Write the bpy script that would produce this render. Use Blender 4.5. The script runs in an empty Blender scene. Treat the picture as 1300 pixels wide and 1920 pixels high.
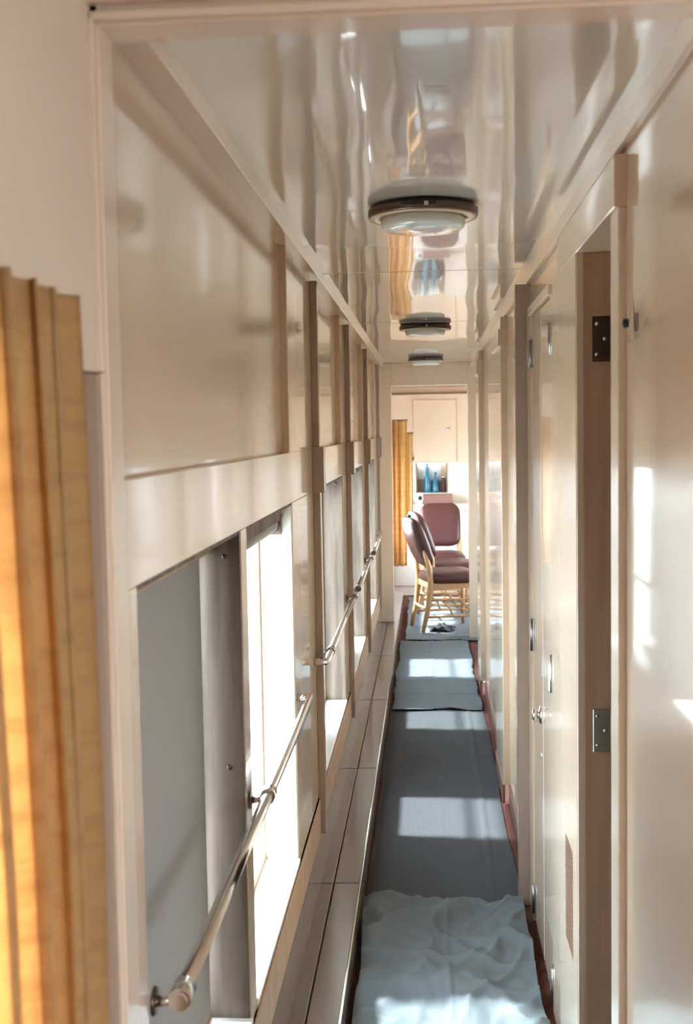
import bpy, bmesh, math, random
from mathutils import Vector, Matrix, noise

C = bpy.context.scene.collection
sc = bpy.context.scene
PI = math.pi
R = math.radians
FL = 1.75                    # camera height over the floor; scene z = FL + height measured from the lens

# ------------------------------------------------------------------ camera
cam_d = bpy.data.cameras.new('camera')
cam = bpy.data.objects.new('camera', cam_d)
C.objects.link(cam)
cam_d.sensor_fit = 'VERTICAL'
cam_d.sensor_height = 36.0
cam_d.lens = 2200 / 1920 * 36.0
cam_d.clip_start = 0.05
fwd = Vector((-0.0694, 0.9952, -0.0687))          # solved from the photograph's vanishing points
down = Vector((-0.0120, -0.0690, -0.9975))
fwd.normalize()
down = (down - fwd * down.dot(fwd)).normalized()
right = down.cross(fwd)
m3 = Matrix((right, -down, -fwd)).transposed()
cam.matrix_world = Matrix.Translation((0, 0, FL)) @ m3.to_4x4()
cam_d.dof.use_dof = True
cam_d.dof.focus_distance = 4.2
cam_d.dof.aperture_fstop = 6.3
sc.camera = cam

# ------------------------------------------------------------------ world, sun, exposure
w = bpy.data.worlds.new('overcast_sky')
sc.world = w
w.use_nodes = True
nt = w.node_tree
nt.nodes.clear()
o_ = nt.nodes.new('ShaderNodeOutputWorld')
b_ = nt.nodes.new('ShaderNodeBackground')
tc = nt.nodes.new('ShaderNodeTexCoord')
sp = nt.nodes.new('ShaderNodeSeparateXYZ')
rp = nt.nodes.new('ShaderNodeValToRGB')
nt.links.new(tc.outputs['Generated'], sp.inputs[0])
nt.links.new(sp.outputs['Z'], rp.inputs[0])
rp.color_ramp.elements[0].color = (0.84, 0.93, 1.0, 1)
rp.color_ramp.elements[1].color = (0.66, 0.84, 1.0, 1)
nt.links.new(rp.outputs[0], b_.inputs[0])
b_.inputs[1].default_value = 15.0
nt.links.new(b_.outputs[0], o_.inputs[0])

sun_d = bpy.data.lights.new('sun', 'SUN')
sun_d.energy = 17.0
sun_d.angle = R(3.0)
sun_d.color = (0.88, 0.96, 1.0)
sun = bpy.data.objects.new('sun', sun_d)
C.objects.link(sun)
SUN_DIR = Vector((1.0, -0.06, -1.80))              # the way the light travels
sun.rotation_euler = SUN_DIR.to_track_quat('-Z', 'Y').to_euler()

sc.view_settings.view_transform = 'Standard'
sc.view_settings.look = 'None'
sc.view_settings.gamma = 1.0
sc.view_settings.use_curve_mapping = False
sc.view_settings.exposure = 0.52
sc.cycles.max_bounces = 14
sc.cycles.diffuse_bounces = 8
sc.cycles.glossy_bounces = 8
sc.cycles.transparent_max_bounces = 12
sc.cycles.caustics_reflective = False
sc.cycles.caustics_refractive = False
sc.cycles.sample_clamp_indirect = 6.0
sc.cycles.use_denoising = True


# ------------------------------------------------------------------ materials
def srgb(r, g, b):
    def f(c):
        c /= 255.0
        return c / 12.92 if c <= 0.04045 else ((c + 0.055) / 1.055) ** 2.4
    return (f(r), f(g), f(b), 1)


def mat(name, col, rough=0.5, metal=0.0, coat=0.0, coat_rough=0.05, bump=None, mottle=None, spec=0.5, sheen=0.0):
    """bump = (strength, distance, scale xyz); mottle = (second colour, scale xyz, low, high)"""
    m = bpy.data.materials.new(name)
    m.use_nodes = True
    n = m.node_tree.nodes
    l = m.node_tree.links
    p = n['Principled BSDF']
    p.inputs['Base Color'].default_value = col
    p.inputs['Roughness'].default_value = rough
    p.inputs['Metallic'].default_value = metal
    p.inputs['Coat Weight'].default_value = coat
    p.inputs['Coat Roughness'].default_value = coat_rough
    p.inputs['Specular IOR Level'].default_value = spec
    if sheen:
        p.inputs['Sheen Weight'].default_value = sheen
    g = None
    if bump or mottle:
        g = n.new('ShaderNodeNewGeometry')

    def tex(scale, detail=3):
        mp = n.new('ShaderNodeMapping')
        mp.inputs['Scale'].default_value = scale
        l.new(g.outputs['Position'], mp.inputs[0])
        t = n.new('ShaderNodeTexNoise')
        t.inputs['Scale'].default_value = 1.0
        t.inputs['Detail'].default_value = detail
        l.new(mp.outputs[0], t.inputs[0])
        return t
    if bump:
        bn = n.new('ShaderNodeBump')
        bn.inputs['Strength'].default_value = bump[0]
        bn.inputs['Distance'].default_value = bump[1]
        l.new(tex(bump[2], bump[3] if len(bump) > 3 else 2).outputs['Fac'], bn.inputs['Height'])
        l.new(bn.outputs[0], p.inputs['Normal'])
        if coat:
            l.new(bn.outputs[0], p.inputs['Coat Normal'])
    if mottle:
        r_ = n.new('ShaderNodeValToRGB')
        r_.color_ramp.elements[0].position = mottle[2]
        r_.color_ramp.elements[1].position = mottle[3]
        r_.color_ramp.elements[0].color = col
        r_.color_ramp.elements[1].color = mottle[0]
        l.new(tex(mottle[1], 6).outputs['Fac'], r_.inputs[0])
        l.new(r_.outputs[0], p.inputs['Base Color'])
    return m


def glass_pane_mat():
    m = bpy.data.materials.new('window_glass')
    m.use_nodes = True
    n = m.node_tree.nodes
    l = m.node_tree.links
    n.clear()
    o = n.new('ShaderNodeOutputMaterial')
    mx = n.new('ShaderNodeMixShader')
    t = n.new('ShaderNodeBsdfTransparent')
    t.inputs[0].default_value = (0.93, 0.96, 0.96, 1)
    gl = n.new('ShaderNodeBsdfGlossy')
    gl.inputs['Roughness'].default_value = 0.02
    lw_ = n.new('ShaderNodeLayerWeight')
    lw_.inputs[0].default_value = 0.5
    pw = n.new('ShaderNodeMath')
    pw.operation = 'POWER'
    pw.inputs[1].default_value = 4.0
    l.new(lw_.outputs['Facing'], pw.inputs[0])
    ad = n.new('ShaderNodeMath')
    ad.operation = 'MULTIPLY_ADD'
    ad.inputs[1].default_value = 0.5
    ad.inputs[2].default_value = 0.04
    l.new(pw.outputs[0], ad.inputs[0])
    l.new(ad.outputs[0], mx.inputs[0])
    l.new(t.outputs[0], mx.inputs[1])
    l.new(gl.outputs[0], mx.inputs[2])
    l.new(mx.outputs[0], o.inputs[0])
    return m


CREAM = (0.63, 0.485, 0.36, 1)
M = {}
M['cream'] = mat('cream_enamel', CREAM, 0.22, coat=0.55, coat_rough=0.045, bump=(0.07, 0.02, (3.5, 1.6, 1.1), 1))
M['trim'] = mat('cream_trim_enamel', (0.70, 0.57, 0.455, 1), 0.26, coat=0.4, coat_rough=0.08)
M['ceil'] = mat('ceiling_enamel', (0.72, 0.68, 0.60, 1), 0.16, coat=1.0, coat_rough=0.03, bump=(0.10, 0.03, (6.0, 1.2, 1.0), 1))
M['nearwall'] = mat('pink_cream_paint', (0.68, 0.57, 0.46, 1), 0.45, bump=(0.06, 0.01, (12, 12, 12)))
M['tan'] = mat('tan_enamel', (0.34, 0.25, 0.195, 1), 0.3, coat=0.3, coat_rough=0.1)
M['ply'] = mat('bare_plywood', (0.165, 0.120, 0.088, 1), 0.6, bump=(0.15, 0.004, (30, 30, 4)),
               mottle=((0.09, 0.062, 0.044, 1), (22, 22, 2.2), 0.42, 0.6))
M['wood'] = mat('raw_wood_jamb', (0.54, 0.37, 0.25, 1), 0.5, mottle=((0.43, 0.28, 0.185, 1), (25, 25, 1.2), 0.35, 0.7))
M['base'] = mat('brown_baseboard_paint', (0.20, 0.10, 0.065, 1), 0.4)
M['brown'] = mat('brown_door_paint', (0.16, 0.09, 0.065, 1), 0.4)
M['dark'] = mat('dark_gap', (0.03, 0.02, 0.02, 1), 0.7)
M['chrome'] = mat('chrome', (0.78, 0.76, 0.74, 1), 0.12, metal=1.0)
M['steel'] = mat('dull_steel', (0.38, 0.36, 0.34, 1), 0.35, metal=1.0)
M['bronze'] = mat('dark_bronze', (0.16, 0.12, 0.10, 1), 0.3, metal=1.0)
M['lens'] = mat('frosted_lens', (0.70, 0.78, 0.78, 1), 0.15, coat=1.0, coat_rough=0.03)
M['shade'] = mat('grey_shade_cloth', (0.34, 0.335, 0.32, 1), 0.8, bump=(0.1, 0.002, (160, 160, 160)))
M['heater'] = mat('taupe_heater_enamel', (0.23, 0.19, 0.16, 1), 0.25, coat=0.4, coat_rough=0.08, bump=(0.06, 0.01, (6, 3, 6)))
M['gold'] = mat('mustard_slub_cloth', (0.62, 0.40, 0.17, 1), 0.85, bump=(0.5, 0.004, (14, 14, 120)), sheen=0.2,
                mottle=((0.53, 0.32, 0.125, 1), (5, 5, 45), 0.45, 0.72))
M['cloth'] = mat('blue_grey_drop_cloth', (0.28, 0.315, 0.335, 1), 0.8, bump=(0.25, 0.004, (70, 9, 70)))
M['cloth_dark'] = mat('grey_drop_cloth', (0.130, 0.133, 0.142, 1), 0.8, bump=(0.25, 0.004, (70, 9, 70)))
M['carpet'] = mat('rust_carpet', (0.125, 0.036, 0.024, 1), 0.95, bump=(0.8, 0.006, (220, 220, 220)))
M['leather'] = mat('maroon_leather', (0.060, 0.018, 0.016, 1), 0.36, coat=0.05, coat_rough=0.2, bump=(0.12, 0.004, (60, 60, 60)))
M['oak'] = mat('blond_oak', (0.56, 0.34, 0.175, 1), 0.4, mottle=((0.46, 0.26, 0.12, 1), (30, 30, 3), 0.4, 0.7))
M['white'] = mat('white_lacquer', (0.80, 0.77, 0.72, 1), 0.25, coat=0.4, coat_rough=0.08)
M['linen'] = mat('white_linen', (0.82, 0.83, 0.82, 1), 0.9)
M['blue'] = mat('teal_blue_glaze', (0.03, 0.20, 0.33, 1), 0.15, coat=0.5)
M['maroonbox'] = mat('brown_card', (0.24, 0.12, 0.10, 1), 0.6)
M['black'] = mat('black_enamel', (0.015, 0.015, 0.018, 1), 0.35)
M['mesh'] = mat('brown_wire_mesh', (0.19, 0.10, 0.065, 1), 0.6)
M['mirror'] = mat('mirror', (0.85, 0.88, 0.88, 1), 0.02, metal=1.0)
M['rag'] = mat('dark_rag', (0.07, 0.08, 0.085, 1), 0.85)
M['gravel'] = mat('gravel', (0.42, 0.40, 0.37, 1), 0.95)
M['glass'] = glass_pane_mat()


# ------------------------------------------------------------------ mesh helpers
class MB:
    def __init__(self):
        self.b = bmesh.new()

    def box(self, x0, x1, y0, y1, z0, z1, bev=0.0, seg=1, smooth=False):
        """heights are measured from the lens"""
        t = bmesh.new()
        bmesh.ops.create_cube(t, size=1.0)
        bmesh.ops.scale(t, vec=(abs(x1 - x0), abs(y1 - y0), abs(z1 - z0)), verts=t.verts)
        if bev > 0:
            bmesh.ops.bevel(t, geom=list(t.edges), offset=bev, segments=seg, affect='EDGES', profile=0.5)
        bmesh.ops.translate(t, vec=((x0 + x1) / 2, (y0 + y1) / 2, (z0 + z1) / 2 + FL), verts=t.verts)
        if smooth:
            for f in t.faces:
                f.smooth = True
        self._join(t)
        return self

    def _join(self, t):
        me = bpy.data.meshes.new('tmp')
        t.to_mesh(me)
        t.free()
        self.b.from_mesh(me)
        bpy.data.meshes.remove(me)

    def tube(self, pts, rad, n=12, cap=True):
        """pts in lens-relative heights; rad a number or a list"""
        b = self.b
        P = [Vector((p[0], p[1], p[2] + FL)) for p in pts]
        rings = []
        up = Vector((0.13, 0.21, 0.97))
        for i, p in enumerate(P):
            a = P[max(i - 1, 0)]
            c = P[min(i + 1, len(P) - 1)]
            d = (c - a).normalized()
            s = d.cross(up)
            if s.length < 1e-3:
                s = d.cross(Vector((1, 0, 0)))
            s.normalize()
            t = s.cross(d)
            r = rad[i] if isinstance(rad, (list, tuple)) else rad
            rings.append([b.verts.new(p + s * (r * math.cos(2 * PI * k / n)) + t * (r * math.sin(2 * PI * k / n))) for k in range(n)])
        for i in range(len(rings) - 1):
            for k in range(n):
                f = b.faces.new((rings[i][k], rings[i][(k + 1) % n], rings[i + 1][(k + 1) % n], rings[i + 1][k]))
                f.smooth = True
        if cap:
            b.faces.new(rings[0][::-1])
            b.faces.new(rings[-1])
        return self

    def lathe(self, prof, c, axis='z', n=40, closed=False):
        """prof = [(radius, along)], spun about an axis through c"""
        b = self.b
        cx, cy, cz = c
        rings = []
        for r, h in prof:
            ring = []
            for k in range(n):
                a = 2 * PI * k / n
                u, v = r * math.cos(a), r * math.sin(a)
                if axis == 'z':
                    q = (cx + u, cy + v, cz + h)
                elif axis == 'x':
                    q = (cx + h, cy + u, cz + v)
                else:
                    q = (cx + u, cy + h, cz + v)
                ring.append(b.verts.new((q[0], q[1], q[2] + FL)))
            rings.append(ring)
        for i in range(len(rings) - 1):
            for k in range(n):
                f = b.faces.new((rings[i][k], rings[i][(k + 1) % n], rings[i + 1][(k + 1) % n], rings[i + 1][k]))
                f.smooth = True
        if closed:
            for k in range(n):
                f = b.faces.new((rings[-1][k], rings[-1][(k + 1) % n], rings[0][(k + 1) % n], rings[0][k]))
        else:
            b.faces.new(rings[0][::-1])
            b.faces.new(rings[-1])
        return self

    def prism(self, outline, y0, y1):
        """outline [(x, z)] swept along y"""
        b = self.b
        A = [b.verts.new((x, y0, z + FL)) for x, z in outline]
        B = [b.verts.new((x, y1, z + FL)) for x, z in outline]
        n = len(outline)
        for k in range(n):
            b.faces.new((A[k], A[(k + 1) % n], B[(k + 1) % n], B[k]))
        b.faces.new(A[::-1])
        b.faces.new(B)
        return self

    def grid(self, nu, nv, fn, thick=0.0):
        b = self.b
        V = [[b.verts.new(fn(i / nu, j / nv)) for j in range(nv + 1)] for i in range(nu + 1)]
        for i in range(nu):
            for j in range(nv):
                f = b.faces.new((V[i][j], V[i + 1][j], V[i + 1][j + 1], V[i][j + 1]))
                f.smooth = True
        if thick:
            bmesh.ops.solidify(b, geom=list(b.faces), thickness=thick)
            for f in b.faces:
                f.smooth = True
        return self

    def xf(self, mtx):
        bmesh.ops.transform(self.b, matrix=mtx, verts=self.b.verts)
        return self

    def build(self, name, m, parent=None, kind=None, label=None):
        bmesh.ops.recalc_face_normals(self.b, faces=self.b.faces)
        off = Vector((0, 0, 0))
        p = parent
        while p is not None:
            off += p.location
            p = p.parent
        if parent is None and len(self.b.verts):
            xs = [v.co for v in self.b.verts]
            off = Vector(((min(v.x for v in xs) + max(v.x for v in xs)) / 2,
                          (min(v.y for v in xs) + max(v.y for v in xs)) / 2, min(v.z for v in xs)))
        bmesh.ops.translate(self.b, vec=-off, verts=self.b.verts)
        me = bpy.data.meshes.new(name)
        self.b.to_mesh(me)
        self.b.free()
        me.materials.append(M[m])
        o = bpy.data.objects.new(name, me)
        C.objects.link(o)
        if parent is not None:
            o.parent = parent
        else:
            o.location = off
        if kind:
            o['kind'] = kind
        if label:
            o['label'] = label
        return o


def thing(name, label, cat, loc, group=None):
    o = bpy.data.objects.new(name, None)
    o.empty_display_size = 0.1
    C.objects.link(o)
    o.location = (loc[0], loc[1], loc[2] + FL)
    o['label'] = label
    o['category'] = cat
    if group:
        o['group'] = group
    return o


def tag(o, label, cat, group=None):
    o['label'] = label
    o['category'] = cat
    if group:
        o['group'] = group
    return o


def shell(name, loc=(0, 0, 0)):
    o = bpy.data.objects.new(name, None)
    o.empty_display_size = 0.1
    C.objects.link(o)
    o.location = (loc[0], loc[1], loc[2] + FL)
    o['kind'] = 'structure'
    return o


def copy_tree(o, parent=None):
    c = o.copy()
    C.objects.link(c)
    if parent is not None:
        c.parent = parent
    for ch in list(o.children):
        copy_tree(ch, c)
    return c


# ------------------------------------------------------------------ key measures (metres, lens at the origin)
FLZ = -FL
XL, XR = -0.400, 0.367        # faces of the left and right corridor walls
ZC = 0.550                    # ceiling
Y0 = 1.466                    # front of the near portal
YE = 9.70                     # front of the end frame
YD = 12.80                    # far wall of the dining room
BT, BB = -0.059, -0.208       # left wall band, top and bottom
SILL = -1.295
WIN = [(1.575, 2.473), (2.555, 3.435), (4.22, 5.52), (5.92, 7.25), (7.62, 8.86)]
PIL = [4.08, 5.77, 7.49, 9.31]
XO = -0.535                   # outer skin of the left side

# ------------------------------------------------------------------ ground outside, floor, ceiling
MB().box(-40, 40, -30, 45, FLZ - 1.40, FLZ - 1.30).build('floor_outside', 'gravel', kind='structure')
MB().box(-0.60, 2.45, -3.0, 13.0, FLZ - 0.08, FLZ).build('floor', 'carpet', kind='structure')

ceiling = MB().box(-0.62, 2.45, Y0 + 0.05, YE + 0.10, ZC + 0.012, ZC + 0.06).build('ceiling', 'trim', kind='structure')
for y0, y1 in ((Y0 + 0.062, 4.127), (4.137, 6.065), (6.077, 8.145), (8.159, YE + 0.02)):
    MB().box(-0.364, 0.360, y0, y1, ZC, ZC + 0.011, 0.0015).build('ceiling_panel', 'ceil', ceiling)
MB().box(-0.62, 2.45, -3.0, Y0 + 0.05, 0.80, 0.86).build('ceiling_near_room', 'nearwall', kind='structure')
MB().box(-0.62, 1.60, YE + 0.10, 13.0, ZC, ZC + 0.06).build('ceiling_dining_room', 'trim', kind='structure')

# ------------------------------------------------------------------ near room (mostly behind the lens)
nw = MB()
nw.box(-0.50, -0.410, -3.0, Y0, 0.079, 0.80)                        # fascia above the near window
nw.build('wall_left_near', 'nearwall', kind='structure')
lo = MB()
lo.box(-0.50, -0.430, 1.02, Y0, FLZ, 0.079)                         # wall beside the near window
lo.box(-0.50, -0.430, -3.0, 1.02, FLZ, -0.95)
lo.box(-0.50, -0.430, -3.0, 0.15, -0.95, 0.079)
MB().box(-0.431, -0.409, 1.447, Y0, FLZ, 0.078, 0.002).build('trim_6', 'tan', kind='structure')
lo.build('wall_left_near_lower', 'nearwall', kind='structure')
bk = MB()
bk.box(-0.62, 2.45, Y0, Y0 + 0.055, 0.560, 0.80)
bk.box(0.40, 2.45, Y0, Y0 + 0.055, FLZ, 0.560)
bk.box(-0.62, -0.416, Y0, Y0 + 0.055, FLZ, 0.560)
bk.build('wall_near', 'nearwall', kind='structure')
MB().box(-0.62, 2.45, -3.06, -3.0, FLZ, 0.80).build('wall_back', 'brown', kind='structure')
rw = MB()
rw.box(2.40, 2.46, -3.0, -2.0, FLZ, 0.80)
rw.box(2.40, 2.46, -0.2, Y0 + 0.06, FLZ, 0.80)
rw.box(2.40, 2.46, -2.0, -0.2, FLZ, -0.95)
rw.box(2.40, 2.46, -2.0, -0.2, 0.30, 0.80)
rw.build('wall_right_near', 'nearwall', kind='structure')

# portal casing: jambs, head and bead
pt = shell('trim_1', (XL, Y0, FLZ))
MB().box(XL - 0.016, XL, Y0 - 0.001, Y0 + 0.062, FLZ, 0.545, 0.002).build('jamb', 'trim', pt)
MB().box(XL - 0.016, 0.42, Y0 - 0.001, Y0 + 0.062, 0.505, 0.560, 0.002).build('head', 'trim', pt)
MB().box(0.385, 0.42, Y0 - 0.001, Y0 + 0.062, FLZ, 0.545, 0.002).build('jamb', 'trim', pt)
MB().box(XL - 0.0140, XL - 0.0035, Y0 - 0.014, Y0, 0.079, 0.5185, 0.003, 2).build('bead', 'trim', pt)
MB().box(XL - 0.0140, XL - 0.0035, Y0 - 0.008, Y0, FLZ, 0.079, 0.003, 2).build('bead', 'trim', pt)
MB().box(XL - 0.0140, 0.42, Y0 - 0.014, Y0, 0.5085, 0.5195, 0.003, 2).build('bead', 'trim', pt)
MB().box(XL - 0.030, 0.44, Y0 - 0.022, Y0, 0.528, 0.600, 0.005, 2).build('cap_moulding', 'trim', pt)

# ------------------------------------------------------------------ left corridor wall
wl = shell('wall_left', (XL, 1.53, FLZ))
for y0, y1 in ((1.52, 3.400), (4.10, 5.465), (5.79, 7.276), (7.51, 8.95)):
    MB().box(-0.50, XL - 0.022, y0, y1, BT - 0.03, ZC + 0.01).build('upper_panel', 'cream', wl)
for y0, y1 in ((3.397, 4.085), (5.465, 5.775), (7.276, 7.495), (8.95, YE + 0.02)):
    MB().box(-0.50, XL, y0, y1, BT - 0.002, ZC + 0.01, 0.002).build('upper_stile', 'cream', wl)
for y0, y1 in ((1.525, 4.085), (4.085, 5.775), (5.775, 7.495), (7.495, YE + 0.02)):
    MB().box(XO, XL, y0, y1, BB, BT, 0.002).build('window_header_board', 'cream', wl)
st = [1.525, WIN[0][0], WIN[0][1], WIN[1][0], WIN[1][1], WIN[2][0], WIN[2][1], WIN[3][0], WIN[3][1], WIN[4][0], WIN[4][1], YE + 0.12]
for k in range(0, len(st), 2):
    MB().box(XO, XL, st[k], st[k + 1], SILL - 0.02, BB + 0.001, 0.002).build('window_stile', 'cream', wl)
MB().box(XO, XL, 1.525, YE + 0.12, FLZ, SILL).build('dado', 'cream', wl)
MB().box(XO, -0.50, 1.52, YE + 0.12, BT - 0.01, ZC + 0.06).build('outer_skin', 'trim', wl)
MB().box(XL, XL + 0.006, 1.53, YE, -1.432, -1.306, 0.002).build('chair_rail_board', 'wood', wl)
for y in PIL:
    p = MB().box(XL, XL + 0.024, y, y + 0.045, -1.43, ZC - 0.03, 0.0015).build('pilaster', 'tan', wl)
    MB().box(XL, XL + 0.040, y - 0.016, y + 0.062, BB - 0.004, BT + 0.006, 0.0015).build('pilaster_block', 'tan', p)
# cornice, left: fascia and soffit strip
cl = shell('trim_2', (XL, 1.53, ZC))
MB().box(-0.366, -0.359, Y0 + 0.062, YE, 0.516, ZC + 0.01, 0.001).build('fascia', 'trim', cl)
MB().box(-0.43, -0.362, Y0 + 0.062, YE, 0.536, 0.548, 0.001).build('soffit', 'trim', cl)

# windows: lining, sill, sash, pane
for i, (a, b) in enumerate(WIN):
    ww = shell('window_%d' % (i + 1), (XO, (a + b) / 2, SILL))
    li = MB().box(XO + 0.01, XL - 0.003, b - 0.008, b + 0.001, SILL, BB, 0.001).build('lining_board', 'white' if i == 1 else 'ply', ww)  # second window: daylight on its far board is put into the white colour
    MB().box(XO + 0.01, XL - 0.003, a - 0.001, a + 0.008, SILL, BB, 0.001).build('lining_board', 'ply', ww)
    MB().box(XO + 0.01, XL - 0.003, a, b, BB - 0.008, BB + 0.001, 0.001).build('head_board', 'ply', ww)
    MB().box(XO + 0.01, XL + 0.004, a, b, SILL - 0.001, SILL + 0.016, 0.003).build('sill', 'white', ww)
    s = MB()
    xs0, xs1 = XO + 0.012, XO + 0.036
    s.box(xs0, xs1, a + 0.008, a + 0.021, SILL + 0.016, BB - 0.008, 0.002)
    s.box(xs0, xs1, b - 0.021, b - 0.008, SILL + 0.016, BB - 0.008, 0.002)
    s.box(xs0, xs1, a + 0.021, b - 0.021, SILL + 0.016, SILL + 0.040, 0.002)
    s.box(xs0, xs1, a + 0.021, b - 0.021, BB - 0.032, BB - 0.008, 0.002)
    s.build('sash', 'wood', ww)
    if i >= 2:                               # unseen board added over the nearer part to shape the floor's sun bands
        MB().box(XO - 0.004, XO + 0.010, a + 0.004, (4.98, 6.80, 8.2)[i - 2], SILL + 0.004, BB - 0.004).build('sun_block_board', 'ply', ww)
    MB().box(XO + 0.022, XO + 0.026, a + 0.019, b - 0.019, SILL + 0.038, BB - 0.030).build('pane', 'glass', ww)
    for zz in ((-0.262, -0.72) if i == 0 else (-0.245,)):
        MB().lathe([(0.001, 0), (0.006, 0), (0.0045, -0.003), (0.001, -0.003)], (XL - 0.035, b - 0.008, zz), 'y', 10).build('screw', 'bronze', li)

# drawn shade in the first window, rolled shade in the second
t = thing('window_shade', 'grey cloth window shade drawn down over the nearest corridor window', 'shade', (-0.50, 2.05, SILL + 0.017))
MB().box(-0.4865, -0.4835, 1.585, 2.436, SILL + 0.03, BB - 0.03).build('shade_cloth', 'shade', t)
MB().box(-0.490, -0.480, 1.585, 2.436, SILL + 0.017, SILL + 0.04, 0.003).build('hem_bar', 'wood', t)
MB().tube([(-0.474, 1.588, BB - 0.03), (-0.474, 2.455, BB - 0.03)], 0.018, 14).build('roller', 'wood', t)
t = thing('shade_box', 'rolled up shade in its wooden box at the top of the second window', 'shade', (-0.47, 3.0, BB - 0.06))
MB().box(-0.492, -0.436, 2.566, 3.424, BB - 0.014, BB - 0.0085, 0.001).build('box_top', 'ply', t)
MB().box(-0.436, -0.431, 2.566, 3.424, BB - 0.050, BB - 0.014, 0.001).build('box_front', 'ply', t)
MB().tube([(-0.466, 2.568, BB - 0.062), (-0.466, 3.422, BB - 0.062)], 0.026, 16).build('shade_roll', 'shade', t)
MB().box(-0.485, -0.432, 3.418, 3.425, BB - 0.092, BB - 0.014, 0.001).build('bracket', 'bronze', t)

# ------------------------------------------------------------------ handrails
XRAIL, ZRAIL = -0.358, -0.795


def handrail(label, y0, y1, posts, elbow0=True, elbow1=True):
    t = thing('handrail', label, 'handrail', (XRAIL, (y0 + y1) / 2, ZRAIL), 'chrome handrails along the corridor windows')
    pts = []
    if elbow0:
        pts += [(XL + 0.002, y0, ZRAIL), (XRAIL - 0.010, y0, ZRAIL), (XRAIL - 0.003, y0 + 0.003, ZRAIL)]
    pts += [(XRAIL, y0 + 0.012, ZRAIL), (XRAIL, (y0 + y1) / 2, ZRAIL), (XRAIL, y1 - 0.012, ZRAIL)]
    if elbow1:
        pts += [(XRAIL - 0.003, y1 - 0.003, ZRAIL), (XRAIL - 0.010, y1, ZRAIL), (XL + 0.002, y1, ZRAIL)]
    MB().tube(pts, 0.0125, 16).build('tube', 'chrome', t)
    for y in posts:
        b = MB().tube([(XL + 0.001, y, ZRAIL - 0.012), (XL + 0.018, y, ZRAIL - 0.012), (XRAIL - 0.004, y, ZRAIL - 0.004)],
                      [0.009, 0.007, 0.009], 12).build('bracket', 'chrome', t)
        MB().lathe([(0.001, 0.0), (0.021, 0.0), (0.019, 0.004), (0.001, 0.005)], (XL + 0.0005, y, ZRAIL - 0.012), 'x', 20).build('flange', 'bronze', b)
        MB().tube([(XRAIL, y - 0.022, ZRAIL), (XRAIL, y + 0.022, ZRAIL)], 0.0165, 16).build('collar', 'chrome', b)
    return t


handrail('long chrome handrail crossing the two nearest corridor windows', 1.56, 3.46, (1.60, 2.515), False, True)
handrail('chrome handrail between the first and second pilasters', 4.00, 5.70, (4.20, 5.62), True, False)
handrail('chrome handrail between the second and third pilasters', 5.86, 7.36, (5.90, 7.30), False, False)
handrail('farthest chrome handrail ending in a bright elbow by the dining room', 7.60, 9.16, (7.64,), False, True)

# ------------------------------------------------------------------ heater cover along the left side
t = thing('heater_cover', 'long low taupe heater cover running along the floor under the left windows', 'heater', (-0.32, 6.0, FLZ))
HT = -1.595
MB().box(-0.263, -0.257, 1.56, 11.6, FLZ, HT - 0.004, 0.001).build('front_plate', 'heater', t)
MB().prism([(-0.393, HT - 0.0005), (-0.396, -1.440), (-0.3995, -1.440), (-0.3995, HT - 0.0005)], 1.56, YE - 0.02).build('back_plate', 'heater', t)
ys = [1.56, 2.63, 4.04, 5.46, 6.88, 8.25, YE - 0.02, 11.6]
for k in range(len(ys) - 1):
    MB().box(-0.3455, -0.256, ys[k] + 0.004, ys[k + 1] - 0.004, HT - 0.012, HT, 0.003, 2).build('top_panel', 'heater', t)
    MB().box(-0.3985, -0.3505, ys[k] + 0.004, ys[k + 1] - 0.004, HT - 0.012, HT - 0.001, 0.003, 2).build('top_panel', 'heater', t)
MB().box(-0.398, -0.265, 1.56, 11.6, HT - 0.030, HT - 0.016).build('seam_backing', 'brown', t)
MB().tube([(-0.256, 1.56, HT - 0.002), (-0.256, 11.6, HT - 0.002)], 0.004, 8).build('nosing', 'chrome', t)

# ------------------------------------------------------------------ right corridor wall
wr = shell('wall_right', (XR, 1.53, FLZ))
MB().box(XR, XR + 0.05, 1.525, 2.200, FLZ, ZC + 0.02, 0.001).build('wall_panel', 'cream', wr)
MB().box(XR - 0.014, XR + 0.05, 2.205, 2.295, FLZ, 0.400, 0.002).build('door_stile', 'trim', wr)
MB().box(0.345, XR + 0.05, 2.200, 3.14, 0.400, 0.494, 0.0015).build('header_box', 'cream', wr)
MB().box(XR, XR + 0.05, 2.200, 4.24, 0.494, ZC + 0.02).build('wall_panel', 'cream', wr)
MB().box(XR + 0.004, XR + 0.05, 3.14, 4.24, 0.414, 0.494).build('wall_panel', 'cream', wr)
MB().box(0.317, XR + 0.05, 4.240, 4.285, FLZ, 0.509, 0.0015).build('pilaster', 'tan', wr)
MB().box(XR, XR + 0.05, 4.285, 5.42, FLZ, ZC + 0.02).build('wall_panel', 'cream', wr)
MB().box(0.3375, XR + 0.05, 5.42, 6.00, FLZ + 0.09, 0.508, 0.002).build('wall_panel', 'cream', wr)
MB().box(0.326, XR, 5.405, 6.00, 0.375, 0.452, 0.0015).build('header_box', 'cream', wr)
MB().box(XR, XR + 0.05, 6.00, 7.69, FLZ, ZC + 0.02).build('wall_panel', 'cream', wr)
MB().box(0.3355, XR + 0.05, 7.69, 8.12, FLZ + 0.09, 0.508, 0.002).build('wall_panel', 'cream', wr)
MB().box(0.324, XR, 7.675, 8.12, 0.355, 0.445, 0.0015).build('header_box', 'cream', wr)
MB().box(0.44, 0.50, 8.12, YE + 0.1, FLZ, ZC + 0.02).build('wall_panel', 'white', wr)
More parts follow.
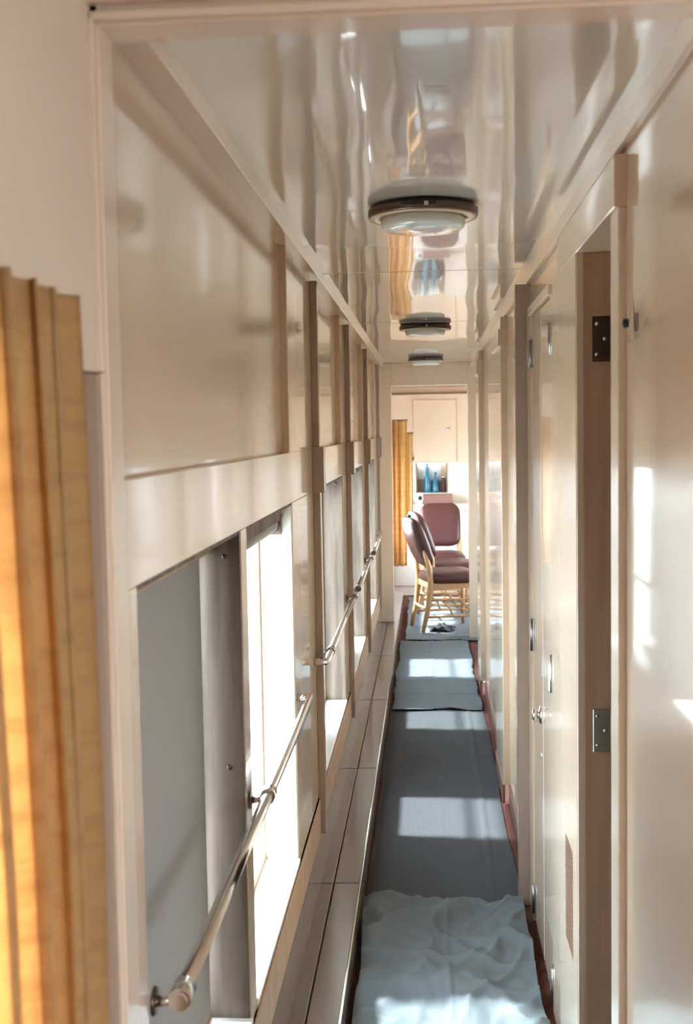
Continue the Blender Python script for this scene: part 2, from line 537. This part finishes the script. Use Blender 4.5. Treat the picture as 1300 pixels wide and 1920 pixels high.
MB().box(XR, 0.50, 8.06, 8.12, FLZ, ZC + 0.02).build('wall_return', 'trim', wr)
cr = shell('trim_3', (XR, 1.53, ZC))
MB().box(0.354, 0.361, Y0 + 0.062, YE, 0.508, ZC + 0.01, 0.001).build('fascia', 'trim', cr)
MB().box(0.356, 0.44, Y0 + 0.062, YE, 0.512, 0.518).build('soffit', 'trim', cr)
bb = shell('baseboard_right', (XR, 5, FLZ))
MB().box(XR - 0.006, XR, 4.288, 5.42, FLZ, FLZ + 0.09, 0.002).build('board', 'base', bb)
MB().box(0.332, 0.345, 5.42, 6.00, FLZ, FLZ + 0.09, 0.002).build('board', 'base', bb)
MB().box(XR - 0.006, XR, 6.00, 7.69, FLZ, FLZ + 0.09, 0.002).build('board', 'base', bb)
MB().box(0.330, 0.345, 7.69, 8.12, FLZ, FLZ + 0.09, 0.002).build('board', 'base', bb)

# stile with the vent opening between doorway and lockers
sv = shell('trim_4', (0.36, 2.9, FLZ))
S = MB()
S.box(0.345, XR + 0.05, 2.765, 2.850, FLZ, 0.400)
S.box(0.345, XR + 0.05, 3.006, 3.14, FLZ, 0.400)
S.box(0.345, XR + 0.05, 2.850, 3.006, -1.045, 0.400)
S.box(0.345, XR + 0.05, 2.850, 3.006, FLZ, -1.325)
S.build('stile', 'cream', sv)
t = thing('vent_grille', 'brown wire mesh vent set low in the cream stile between doorway and lockers', 'vent', (0.36, 2.928, -1.325))
MB().box(0.354, 0.358, 2.852, 3.004, -1.323, -1.047).build('backing', 'dark', t)
g = MB()
for k in range(22):
    z = -1.320 + k * 0.0124
    g.box(0.3462, 0.3482, 2.852, 3.004, z, z + 0.0055)
for k in range(12):
    y = 2.853 + k * 0.0133
    g.box(0.3482, 0.3502, y, y + 0.004, -1.323, -1.047)
go = g.build('wire_mesh', 'mesh', t)
go['kind'] = 'stuff'

# doorway 1, its raw jamb and the brown door swung back into the room
d1 = shell('door_1', (0.39, 2.76, FLZ))
MB().box(0.3465, 0.362, 2.7585, 2.7645, FLZ, 0.400, 0.001).build('casing_edge', 'trim', d1)
jm = MB().box(0.362, 0.428, 2.758, 2.790, FLZ, 0.400, 0.001).build('jamb', 'wood', d1)
MB().box(0.3465, 0.44, 2.296, 2.765, 0.4005, 0.418).build('head_lining', 'trim', d1)
lf = MB().box(0.432, 1.02, 2.752, 2.786, FLZ + 0.01, 0.395, 0.002).build('door_leaf', 'brown', d1)
for z0, z1, mm in ((0.150, 0.254, 'bronze'), (-0.765, -0.662, 'steel'), (-1.62, -1.52, 'steel')):
    h = MB().box(0.382, 0.424, 2.7545, 2.758, z0, z1, 0.001).build('hinge', mm, jm)
    # knuckle and screws share the hinge's plate
    k = MB().tube([(0.428, 2.7525, z0), (0.428, 2.7525, z1)], 0.0055, 12)
    k.build('hinge_knuckle', mm, jm)
    s = MB()
    for q in range(3):
        zc = z0 + (z1 - z0) * (q + 0.5) / 3
        s.lathe([(0.0005, 0), (0.005, 0), (0.004, -0.002), (0.0005, -0.002)], (0.392 + 0.018 * (q % 2), 2.7545, zc), 'y', 8)
    s.build('hinge_screws', 'chrome', jm)
# the dim room behind that doorway
rb = MB()
rb.box(1.60, 1.64, 1.52, 4.2, FLZ, ZC)
rb.box(0.42, 1.64, 3.30, 3.34, FLZ, ZC)
rb.build('wall_side_room', 'brown', kind='structure')

# locker doors: two leaves, hinges, catch and pull
lk = thing('locker', 'cream double door locker with steel hinges set into the right wall', 'locker', (0.372, 3.67, FLZ))
MB().box(0.375, 0.415, 3.14, 4.238, FLZ, 0.414).build('carcass', 'trim', lk)
leafB = MB().box(0.3605, 0.374, 3.437, 3.733, FLZ + 0.02, 0.375, 0.002).build('door', 'cream', lk)
leafA = MB().box(0.3605, 0.374, 3.747, 4.083, FLZ + 0.02, 0.375, 0.002).build('door', 'cream', lk)
MB().box(0.356, 0.375, 3.142, 3.428, FLZ + 0.005, 0.41, 0.001).build('frame_stile', 'cream', lk)
MB().box(0.356, 0.375, 4.092, 4.238, FLZ + 0.005, 0.41, 0.001).build('frame_stile', 'cream', lk)
MB().box(0.348, 0.375, 3.43, 4.09, 0.382, 0.41, 0.001).build('frame_rail', 'trim', lk)
for y, leaf in ((4.088, leafA), (3.431, leafB)):
    for z0, z1 in ((0.207, 0.300), (-0.775, -0.663), (-1.715, -1.610)):
        h = MB()
        h.tube([(0.356, y, z0), (0.356, y, z1)], 0.006, 12)
        sgn = -1 if leaf is leafA else 1
        h.box(0.3585, 0.3610, min(y, y + sgn * 0.045), max(y, y + sgn * 0.045), z0, z1, 0.0005)
        h.build('hinge', 'steel', leaf)
k = MB()
k.lathe([(0.001, 0), (0.031, 0), (0.030, -0.006), (0.024, -0.009), (0.012, -0.010), (0.012, -0.016), (0.019, -0.020), (0.017, -0.030), (0.001, -0.032)],
        (0.3605, 3.785, -0.928), 'x', 24)
k.build('knob', 'chrome', leafA)
k = MB()
k.lathe([(0.001, 0), (0.009, 0), (0.008, -0.004), (0.001, -0.004)], (0.3605, 3.775, -1.06), 'x', 14)
k.build('keyhole_plate', 'chrome', leafA)
MB().box(0.350, 0.3600, 3.460, 3.475, -0.780, -0.694, 0.003).build('pull_bar', 'chrome', leafB)

# little chrome catch on the near right panel
t = thing('door_catch', 'small chrome catch on the glossy panel at the right edge', 'catch', (XR, 2.09, 0.16))
MB().box(XR - 0.004, XR, 2.083, 2.107, 0.165, 0.195, 0.001).build('plate', 'steel', t)
MB().box(XR - 0.014, XR - 0.004, 2.089, 2.101, 0.145, 0.215, 0.002).build('lever', 'chrome', t)
MB().lathe([(0.001, 0), (0.008, 0), (0.009, -0.010), (0.001, -0.012)], (XR - 0.012, 2.10, 0.180), 'x', 14).build('pivot', 'black', t)


# ------------------------------------------------------------------ ceiling lights
def ceiling_light(y, label, lens_mat):
    t = thing('ceiling_light', label, 'ceiling light', (-0.004, y, ZC - 0.06), 'round corridor ceiling lights')
    c = (-0.004, y, ZC)
    MB().lathe([(0.05, 0), (0.128, 0), (0.128, -0.007), (0.05, -0.007)], c, 'z', 48).build('base_plate', 'black', t)
    rg = MB().lathe([(0.132, -0.007), (0.136, -0.009), (0.136, -0.025), (0.134, -0.027), (0.106, -0.028), (0.106, -0.024), (0.128, -0.022), (0.129, -0.009)],
                    c, 'z', 56, closed=True).build('trim_ring', 'bronze', t)
    MB().lathe([(0.106, -0.0282), (0.133, -0.0275), (0.133, -0.030), (0.106, -0.031)], c, 'z', 48, closed=True).build('lower_flange', 'trim', rg)
    for dx in (-0.030, 0.008):
        yy = c[1] - math.sqrt(0.136 ** 2 - dx * dx)
        MB().box(c[0] + dx - 0.005, c[0] + dx + 0.005, yy - 0.003, yy + 0.006, ZC - 0.022, ZC - 0.012, 0.001).build('clip', 'chrome', rg)
    MB().box(c[0] - 0.052, c[0] + 0.032, c[1] - 0.1375, c[1] - 0.120, ZC - 0.020, ZC - 0.013, 0.001).build('latch_slot', 'black', rg)
    MB().lathe([(0.001, -0.060), (0.07, -0.0595), (0.094, -0.057), (0.102, -0.051), (0.1045, -0.044), (0.1045, -0.020), (0.08, -0.008), (0.001, -0.008)], c, 'z', 48).build('lens', lens_mat, t)
    return t


ceiling_light(2.95, 'nearest round ceiling light with dark metal ring and pale glass lens', 'lens')
ceiling_light(6.22, 'middle round ceiling light, dark against the glossy ceiling', 'lens')
ceiling_light(9.05, 'farthest round ceiling light, close to the dining room frame', 'lens')


# ------------------------------------------------------------------ curtains
def curtain(name, label, x0, y0, x1, y1, zt, zb, folds, depth, spread, parent_loc, seed, sag=0.0, omega=0.0):
    t = thing(name, label, 'curtain', parent_loc)
    d = Vector((x1 - x0, y1 - y0, 0))
    L = d.length
    d.normalize()
    nrm = Vector((-d.y, d.x, 0))
    rnd = random.Random(seed)
    ph = [rnd.uniform(0, 6.28) for _ in range(6)]

    def fn(u, v):
        k = v                                   # 0 top, 1 bottom
        q = 2 * PI * folds * u + ph[0] + 0.9 * math.sin(7 * u + ph[1]) + 0.35 * k
        wv = math.sin(q) + 0.25 * math.sin(2 * PI * folds * 1.6 * u + ph[2] + k)
        amp = depth * (0.55 + 0.45 * min(1, 3 * k))
        s = L * u * (1 + spread * k) + omega * math.sin(2 * q) * (1 - 0.5 * k)
        p = Vector((x0, y0, 0)) + d * s + nrm * (wv * amp)
        return (p.x, p.y, zt + (zb - zt) * v - sag * u + FL)
    MB().grid(220, 40, fn, 0.003).build('fabric', 'gold', t)
    return t


cu = curtain('curtain', 'mustard gold slub curtain hanging at the left edge in the foreground', -0.372, 1.195, -0.372, 0.59, 0.145, -1.42,
             9.0, 0.026, -0.07, (-0.372, 0.80, -1.42), 4, 0.0, 0.012)
MB().box(-0.4085, -0.395, 0.59, 1.18, 0.105, 0.130, 0.002).build('curtain_track', 'trim', cu)


# ------------------------------------------------------------------ drop cloths
def cloth(label, x0, x1, y0, y1, nx, ny, amp, seed, lift, folds, cross, group, edge_wave=0.01, m='cloth'):
    nrm = noise.noise

    def fn(u, v):
        x = x0 + (x1 - x0) * u
        y = y0 + (y1 - y0) * v
        x += edge_wave * nrm((y * 2.1, seed, u * 2)) + 0.25 * edge_wave * nrm((y * 5.0, seed + 5, u))
        y += 0.03 * nrm((x * 5.0, seed + 9, v * 3))
        z = amp * (0.6 + nrm((x * 5, y * 3.2, seed))) + amp * 0.5 * abs(nrm((x * 13, y * 9, seed + 3)))
        if amp > 0.03:
            rdg = 1 - abs(nrm((x * 4.2 + 1.3 * nrm((y * 2, x * 2, 4.4)), y * 2.6, seed + 21)))
            z += 0.026 * (max(0.0, rdg - 0.70) / 0.30) ** 1.5
            rdg = 1 - abs(nrm((x * 7 - y * 3.5, y * 3, seed + 31)))
            z += 0.014 * (max(0.0, rdg - 0.75) / 0.25) ** 1.5
        for fx in folds:
            z += 0.006 * math.exp(-((x - fx - 0.012 * nrm((y * 1.5, seed, 1))) / 0.008) ** 2)
        for fy, s in cross:
            z += s * math.exp(-((y - fy - 0.05 * nrm((x * 4, fy, seed))) / 0.018) ** 2)
        return (x, y, FLZ + 0.004 + lift + max(0.0, z) + FL)
    o = MB().grid(nx, ny, fn, 0.0025).build('drop_cloth', m)
    tag(o, label, 'drop cloth', group)
    return o


G = 'painters drop cloths on the corridor floor'
cloth('rumpled near drop cloth lapping over the next one, lowest in the picture', -0.238, 0.328, 1.7, 4.17, 70, 260, 0.032, 2.0, 0.012, (0.05,),
      ((4.14, 0.012), (3.7, 0.014), (3.3, 0.010), (2.8, 0.01)), G, 0.03)
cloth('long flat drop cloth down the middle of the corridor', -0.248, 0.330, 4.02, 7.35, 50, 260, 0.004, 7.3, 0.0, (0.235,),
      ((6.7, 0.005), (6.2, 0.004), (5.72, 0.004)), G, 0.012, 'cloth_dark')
cloth('creased far drop cloth leading into the dining room', -0.236, 0.318, 7.20, 9.58, 50, 200, 0.007, 4.1, 0.010, (0.02,),
      ((7.26, 0.008), (7.65, 0.006), (8.05, 0.009), (8.6, 0.006), (9.1, 0.006)), G, 0.02)
cloth('pale drop cloth spread under the maroon dining chairs', -0.20, 0.75, 9.62, 12.1, 50, 130, 0.010, 9.7, 0.012, (0.25,),
      ((9.70, 0.010), (10.4, 0.008), (11.2, 0.007)), G, 0.03)

# ------------------------------------------------------------------ end frame and dining room
ef = shell('door_2', (0, YE, FLZ))
MB().box(XO, -0.292, YE, YE + 0.11, HT + 0.001, ZC, 0.003).build('jamb', 'trim', ef)
MB().box(0.335, 0.52, YE, YE + 0.11, FLZ, ZC, 0.003).build('jamb', 'trim', ef)
MB().box(-0.292, 0.335, YE, YE + 0.11, 0.365, ZC, 0.003).build('head', 'trim', ef)
MB().box(0.52, 2.45, YE + 0.02, YE + 0.09, FLZ, ZC).build('wall_end', 'trim', kind='structure')

lw = MB()
lw.box(-0.60, -0.47, YE + 0.10, 9.95, FLZ, ZC)
lw.box(-0.60, -0.47, 12.2, YD, FLZ, ZC)
lw.box(-0.60, -0.47, 9.95, 12.2, FLZ, -1.0)
lw.box(-0.60, -0.47, 9.95, 12.2, -0.25, ZC)
lw.build('wall_left_dining', 'white', kind='structure')
rw = MB()
rw.box(1.55, 1.65, YE + 0.09, 10.0, FLZ, ZC)
rw.box(1.55, 1.65, 11.2, YD, FLZ, ZC)
rw.box(1.55, 1.65, 10.0, 11.2, FLZ, -1.1)
rw.box(1.55, 1.65, 10.0, 11.2, -0.25, ZC)
rw.build('wall_right_dining', 'white', kind='structure')
fw = MB()
fw.box(-0.62, -0.125, YD, YD + 0.06, FLZ, ZC)
fw.box(0.215, 1.65, YD, YD + 0.06, FLZ, ZC)
fw.box(-0.125, 0.215, YD, YD + 0.06, -0.36, ZC)
fw.box(-0.125, 0.215, YD, YD + 0.06, FLZ, -0.685)
nb = MB().box(-0.125, 0.215, YD + 0.165, YD + 0.18, -0.70, -0.34)
wfar = fw.build('wall_far', 'white', kind='structure')
nb.build('niche_back', 'tan', wfar)
MB().box(-0.125, 0.215, YD + 0.06, YD + 0.165, -0.70, -0.6845).build('niche_shelf', 'tan', wfar)
MB().box(-0.128, -0.118, YD - 0.008, YD + 0.165, -0.685, -0.36, 0.002).build('niche_side', 'tan', wfar)
MB().box(0.205, 0.215, YD - 0.008, YD + 0.165, -0.685, -0.36, 0.002).build('niche_side', 'tan', wfar)
MB().box(-0.62, 1.65, YD - 0.05, YD, 0.40, 0.46, 0.004).build('trim_5', 'trim', kind='structure')

# wall cupboard over the niche
t = thing('wall_cupboard', 'cream wall cupboard with one flat door above the dining room niche', 'cupboard', (0.08, YD - 0.08, -0.35))
MB().box(-0.55, 1.2, YD - 0.16, YD - 0.001, -0.348, 0.38, 0.003).build('body', 'trim', t)
dr = MB().box(-0.145, 0.31, YD - 0.178, YD - 0.161, -0.343, 0.32, 0.003).build('door', 'trim', t)
MB().lathe([(0.001, 0), (0.008, 0), (0.008, -0.012), (0.018, -0.018), (0.016, -0.03), (0.001, -0.032)], (0.225, YD - 0.178, 0.0), 'y', 18).build('knob', 'chrome', dr)
MB().lathe([(0.001, 0), (0.014, 0), (0.026, -0.014), (0.024, -0.034), (0.001, -0.040)], (-0.172, YD - 0.161, -0.305), 'y', 18).build('round_knob', 'black', t, label='black round knob')

# counter
t = thing('sideboard', 'long white sideboard counter across the far end of the dining room', 'sideboard', (0.3, YD - 0.25, FLZ))
MB().box(-0.40, 1.4, YD - 0.40, YD - 0.002, FLZ, -0.845).build('body', 'white', t)
MB().box(-0.40, 1.42, YD - 0.45, YD - 0.002, -0.845, -0.785, 0.006, 2).build('worktop', 'white', t)
for a in (-0.36, 0.22, 0.80):
    MB().box(a, a + 0.55, YD - 0.416, YD - 0.401, FLZ + 0.10, -0.875, 0.004).build('door', 'white', t)
tag(MB().box(-0.055, 0.262, YD - 0.32, YD - 0.12, -0.784, -0.690, 0.004).build('box', 'maroonbox'),
    'brown flat box on the white sideboard below the niche', 'box')
t = thing('table_clock', 'small round white clock at the left end of the sideboard', 'clock', (-0.095, YD - 0.30, -0.784))
MB().lathe([(0.001, 0), (0.052, 0), (0.056, 0.006), (0.056, 0.034), (0.001, 0.036)], (-0.095, YD - 0.32, -0.722), 'y', 28).build('case', 'linen', t)
MB().lathe([(0.001, 0), (0.024, 0), (0.022, -0.003), (0.001, -0.003)], (-0.085, YD - 0.32, -0.722), 'y', 20).build('dial', 'black', t)
MB().box(-0.13, -0.06, YD - 0.33, YD - 0.28, -0.7845, -0.770, 0.002).build('foot', 'white', t)

# in the niche: two tapering blue bottles, white linen, a dark book
for bx, hh, lab in ((-0.005, 0.30, 'taller tapering blue bottle standing in the far niche'), (0.085, 0.20, 'shorter blue bottle beside the white linen in the niche')):
    t = thing('bottle', lab, 'bottle', (bx, YD + 0.09, -0.684), 'blue bottles in the niche')
    MB().lathe([(0.001, 0), (0.042, 0), (0.046, 0.02), (0.040, hh * 0.35), (0.025, hh * 0.65), (0.012, hh * 0.9), (0.012, hh), (0.001, hh)],
               (bx, YD + 0.09, -0.684), 'z', 24).build('body', 'blue', t)
    MB().lathe([(0.001, 0), (0.015, 0), (0.015, 0.02), (0.001, 0.022)], (bx, YD + 0.09, -0.684 + hh), 'z', 16).build('stopper', 'blue', t)
o = MB().grid(30, 16, lambda u, v: (0.02 + 0.13 * u, YD + 0.148 + 0.008 * math.sin(u * 22), -0.364 - 0.20 * v + FL), 0.002).build('linen_cloth', 'linen')
tag(o, 'white linen cloth hanging in the niche behind the blue bottles', 'cloth')
o = MB().grid(30, 16, lambda u, v: (-0.115 + 0.09 * u, YD + 0.13 + 0.010 * math.sin(u * 18), -0.364 - 0.18 * v + FL), 0.002).build('linen_cloth', 'linen')
tag(o, 'narrow white linen cloth hanging at the left side of the niche', 'cloth')
t = thing('book', 'dark maroon book upright at the right side of the niche', 'book', (0.165, YD + 0.08, -0.684))
MB().box(0.150, 0.185, YD + 0.02, YD + 0.14, -0.684, -0.52, 0.002).build('cover', 'leather', t)
MB().box(0.153, 0.182, YD + 0.025, YD + 0.1385, -0.681, -0.518).build('page_block', 'linen', t)

# far curtain
fc1 = curtain('curtain', 'gold curtain bunched beside the end frame in the dining room', -0.345, 10.32, -0.175, 10.36, 0.095, -1.20, 3.0, 0.028, -0.08,
        (-0.26, 10.34, -1.20), 11)
fc2 = curtain('curtain', 'paler narrow gold curtain farther back behind the chairs', -0.35, 12.0, -0.15, 12.04, -0.02, -0.93, 3.0, 0.02, 0.0,
        (-0.2, 12.02, -0.93), 15)
MB().tube([(-0.471, 10.34, 0.085), (-0.17, 10.34, 0.085)], 0.008, 10).build('rod', 'bronze', fc1)
MB().tube([(-0.471, 12.02, -0.03), (-0.14, 12.02, -0.03)], 0.008, 10).build('rod', 'bronze', fc2)


# ------------------------------------------------------------------ dining chairs (built facing +x about the origin, then set down)
def chair(label, knob):
    t = thing('dining_chair', label, 'chair', (0, 0, FLZ), 'maroon leather dining chairs')
    F = FLZ

    def cushion(u, v):
        a = 2 * PI * u
        b = PI * (v - 0.5)
        e = 0.42
        ca, sa, cb, sb = math.cos(a), math.sin(a), math.cos(b), math.sin(b)
        f = lambda q, p: math.copysign(abs(q) ** p, q)
        return f(cb, e) * f(ca, e), f(cb, e) * f(sa, e), f(sb, 0.8)

    def seat(u, v):
        x, y, z = cushion(u, v)
        return (0.02 + 0.235 * x, 0.235 * y * (1 + 0.06 * x), F + 0.455 + 0.062 * z + FL)
    b = MB()
    b.grid(40, 20, seat)
    bmesh.ops.remove_doubles(b.b, verts=b.b.verts, dist=0.0004)
    b.build('seat', 'leather', t)

    def back(u, v):
        a = 2 * PI * u
        bb_ = PI * (v - 0.5)
        f = lambda q, p: math.copysign(abs(q) ** p, q)
        cx = f(math.cos(bb_), 0.30)
        px = f(math.sin(bb_), 0.9)
        yy = 0.205 * cx * f(math.cos(a), 0.45)
        zz = 0.215 * cx * f(math.sin(a), 0.45)
        xx = 0.062 * px * math.sqrt(max(0.05, 1 - 0.6 * (zz / 0.215) ** 2))
        xx -= 0.075 * (zz / 0.215)
        xx -= 0.02 * (1 - (yy / 0.215) ** 2)
        return (-0.245 + xx, yy, F + 0.76 + zz + FL)
    b = MB()
    b.grid(40, 20, back)
    bmesh.ops.remove_doubles(b.b, verts=b.b.verts, dist=0.0004)
    bk_ = b.build('backrest', 'leather', t)
    if knob:
        MB().lathe([(0.001, 0), (0.016, 0.004), (0.02, 0.014), (0.012, 0.026), (0.001, 0.028)], (-0.325, 0.0, F + 0.968), 'z', 14).build('grip_knob', 'black', bk_, label='black knob on top of the back')
    MB().box(-0.205, 0.235, -0.205, 0.205, F + 0.365, F + 0.415, 0.008, 2).build('apron', 'oak', t)
    for s in (-1, 1):
        MB().tube([(0.205, s * 0.185, F), (0.205, s * 0.188, F + 0.2), (0.205, s * 0.19, F + 0.40)], [0.016, 0.020, 0.024], 10).build('leg', 'oak', t)
        MB().tube([(-0.265, s * 0.185, F), (-0.225, s * 0.187, F + 0.18), (-0.195, s * 0.19, F + 0.40), (-0.205, s * 0.19, F + 0.55), (-0.25, s * 0.185, F + 0.70)],
                  [0.017, 0.022, 0.027, 0.024, 0.016], 10).build('leg', 'oak', t)
        MB().tube([(-0.235, s * 0.186, F + 0.13), (0.205, s * 0.187, F + 0.13)], 0.012, 8).build('stretcher', 'oak', t)
        MB().tube([(-0.215, s * 0.186, F + 0.27), (0.205, s * 0.187, F + 0.27)], 0.009, 8).build('stretcher', 'oak', t)
    for s in (-1, 1):
        for xa in (-0.10, 0.06):
            MB().tube([(xa, s * 0.1865, F + 0.27), (xa + 0.07, s * 0.187, F + 0.20), (xa + 0.10, s * 0.187, F + 0.13)], 0.008, 8).build('brace', 'oak', t)
    MB().tube([(0.205, -0.187, F + 0.13), (0.205, 0.187, F + 0.13)], 0.012, 8).build('stretcher', 'oak', t)
    MB().tube([(-0.235, -0.187, F + 0.20), (-0.235, 0.187, F + 0.20)], 0.012, 8).build('stretcher', 'oak', t)
    return t


c1 = chair('nearest maroon leather dining chair, in profile beside the end frame', True)
c2 = chair('second maroon dining chair in profile, right behind the nearest one', False)
c3 = copy_tree(c2)
c3['label'] = 'farthest maroon dining chair, its square back facing the corridor'
c1.location = (0.15, 10.13, 0.034)
c1.rotation_euler = (0, 0, R(16))
c2.rotation_euler = (0, 0, R(12))
c2.location = (0.19, 10.80, 0.034)
c3.location = (0.12, 11.60, 0.034)
c3.rotation_euler = (0, 0, -PI / 2)

# a dark crumpled rag on the cloth
o = MB().grid(26, 20, lambda u, v: (-0.02 + 0.20 * u + 0.05 * v, 9.95 + 0.20 * v, FLZ + 0.036 + FL + 0.05 * abs(noise.noise((u * 4, v * 4, 3.3))) * (4 * u * (1 - u)) * 2), 0.004).build('rag', 'rag')
tag(o, 'crumpled dark rag lying on the pale cloth in front of the chairs', 'rag')
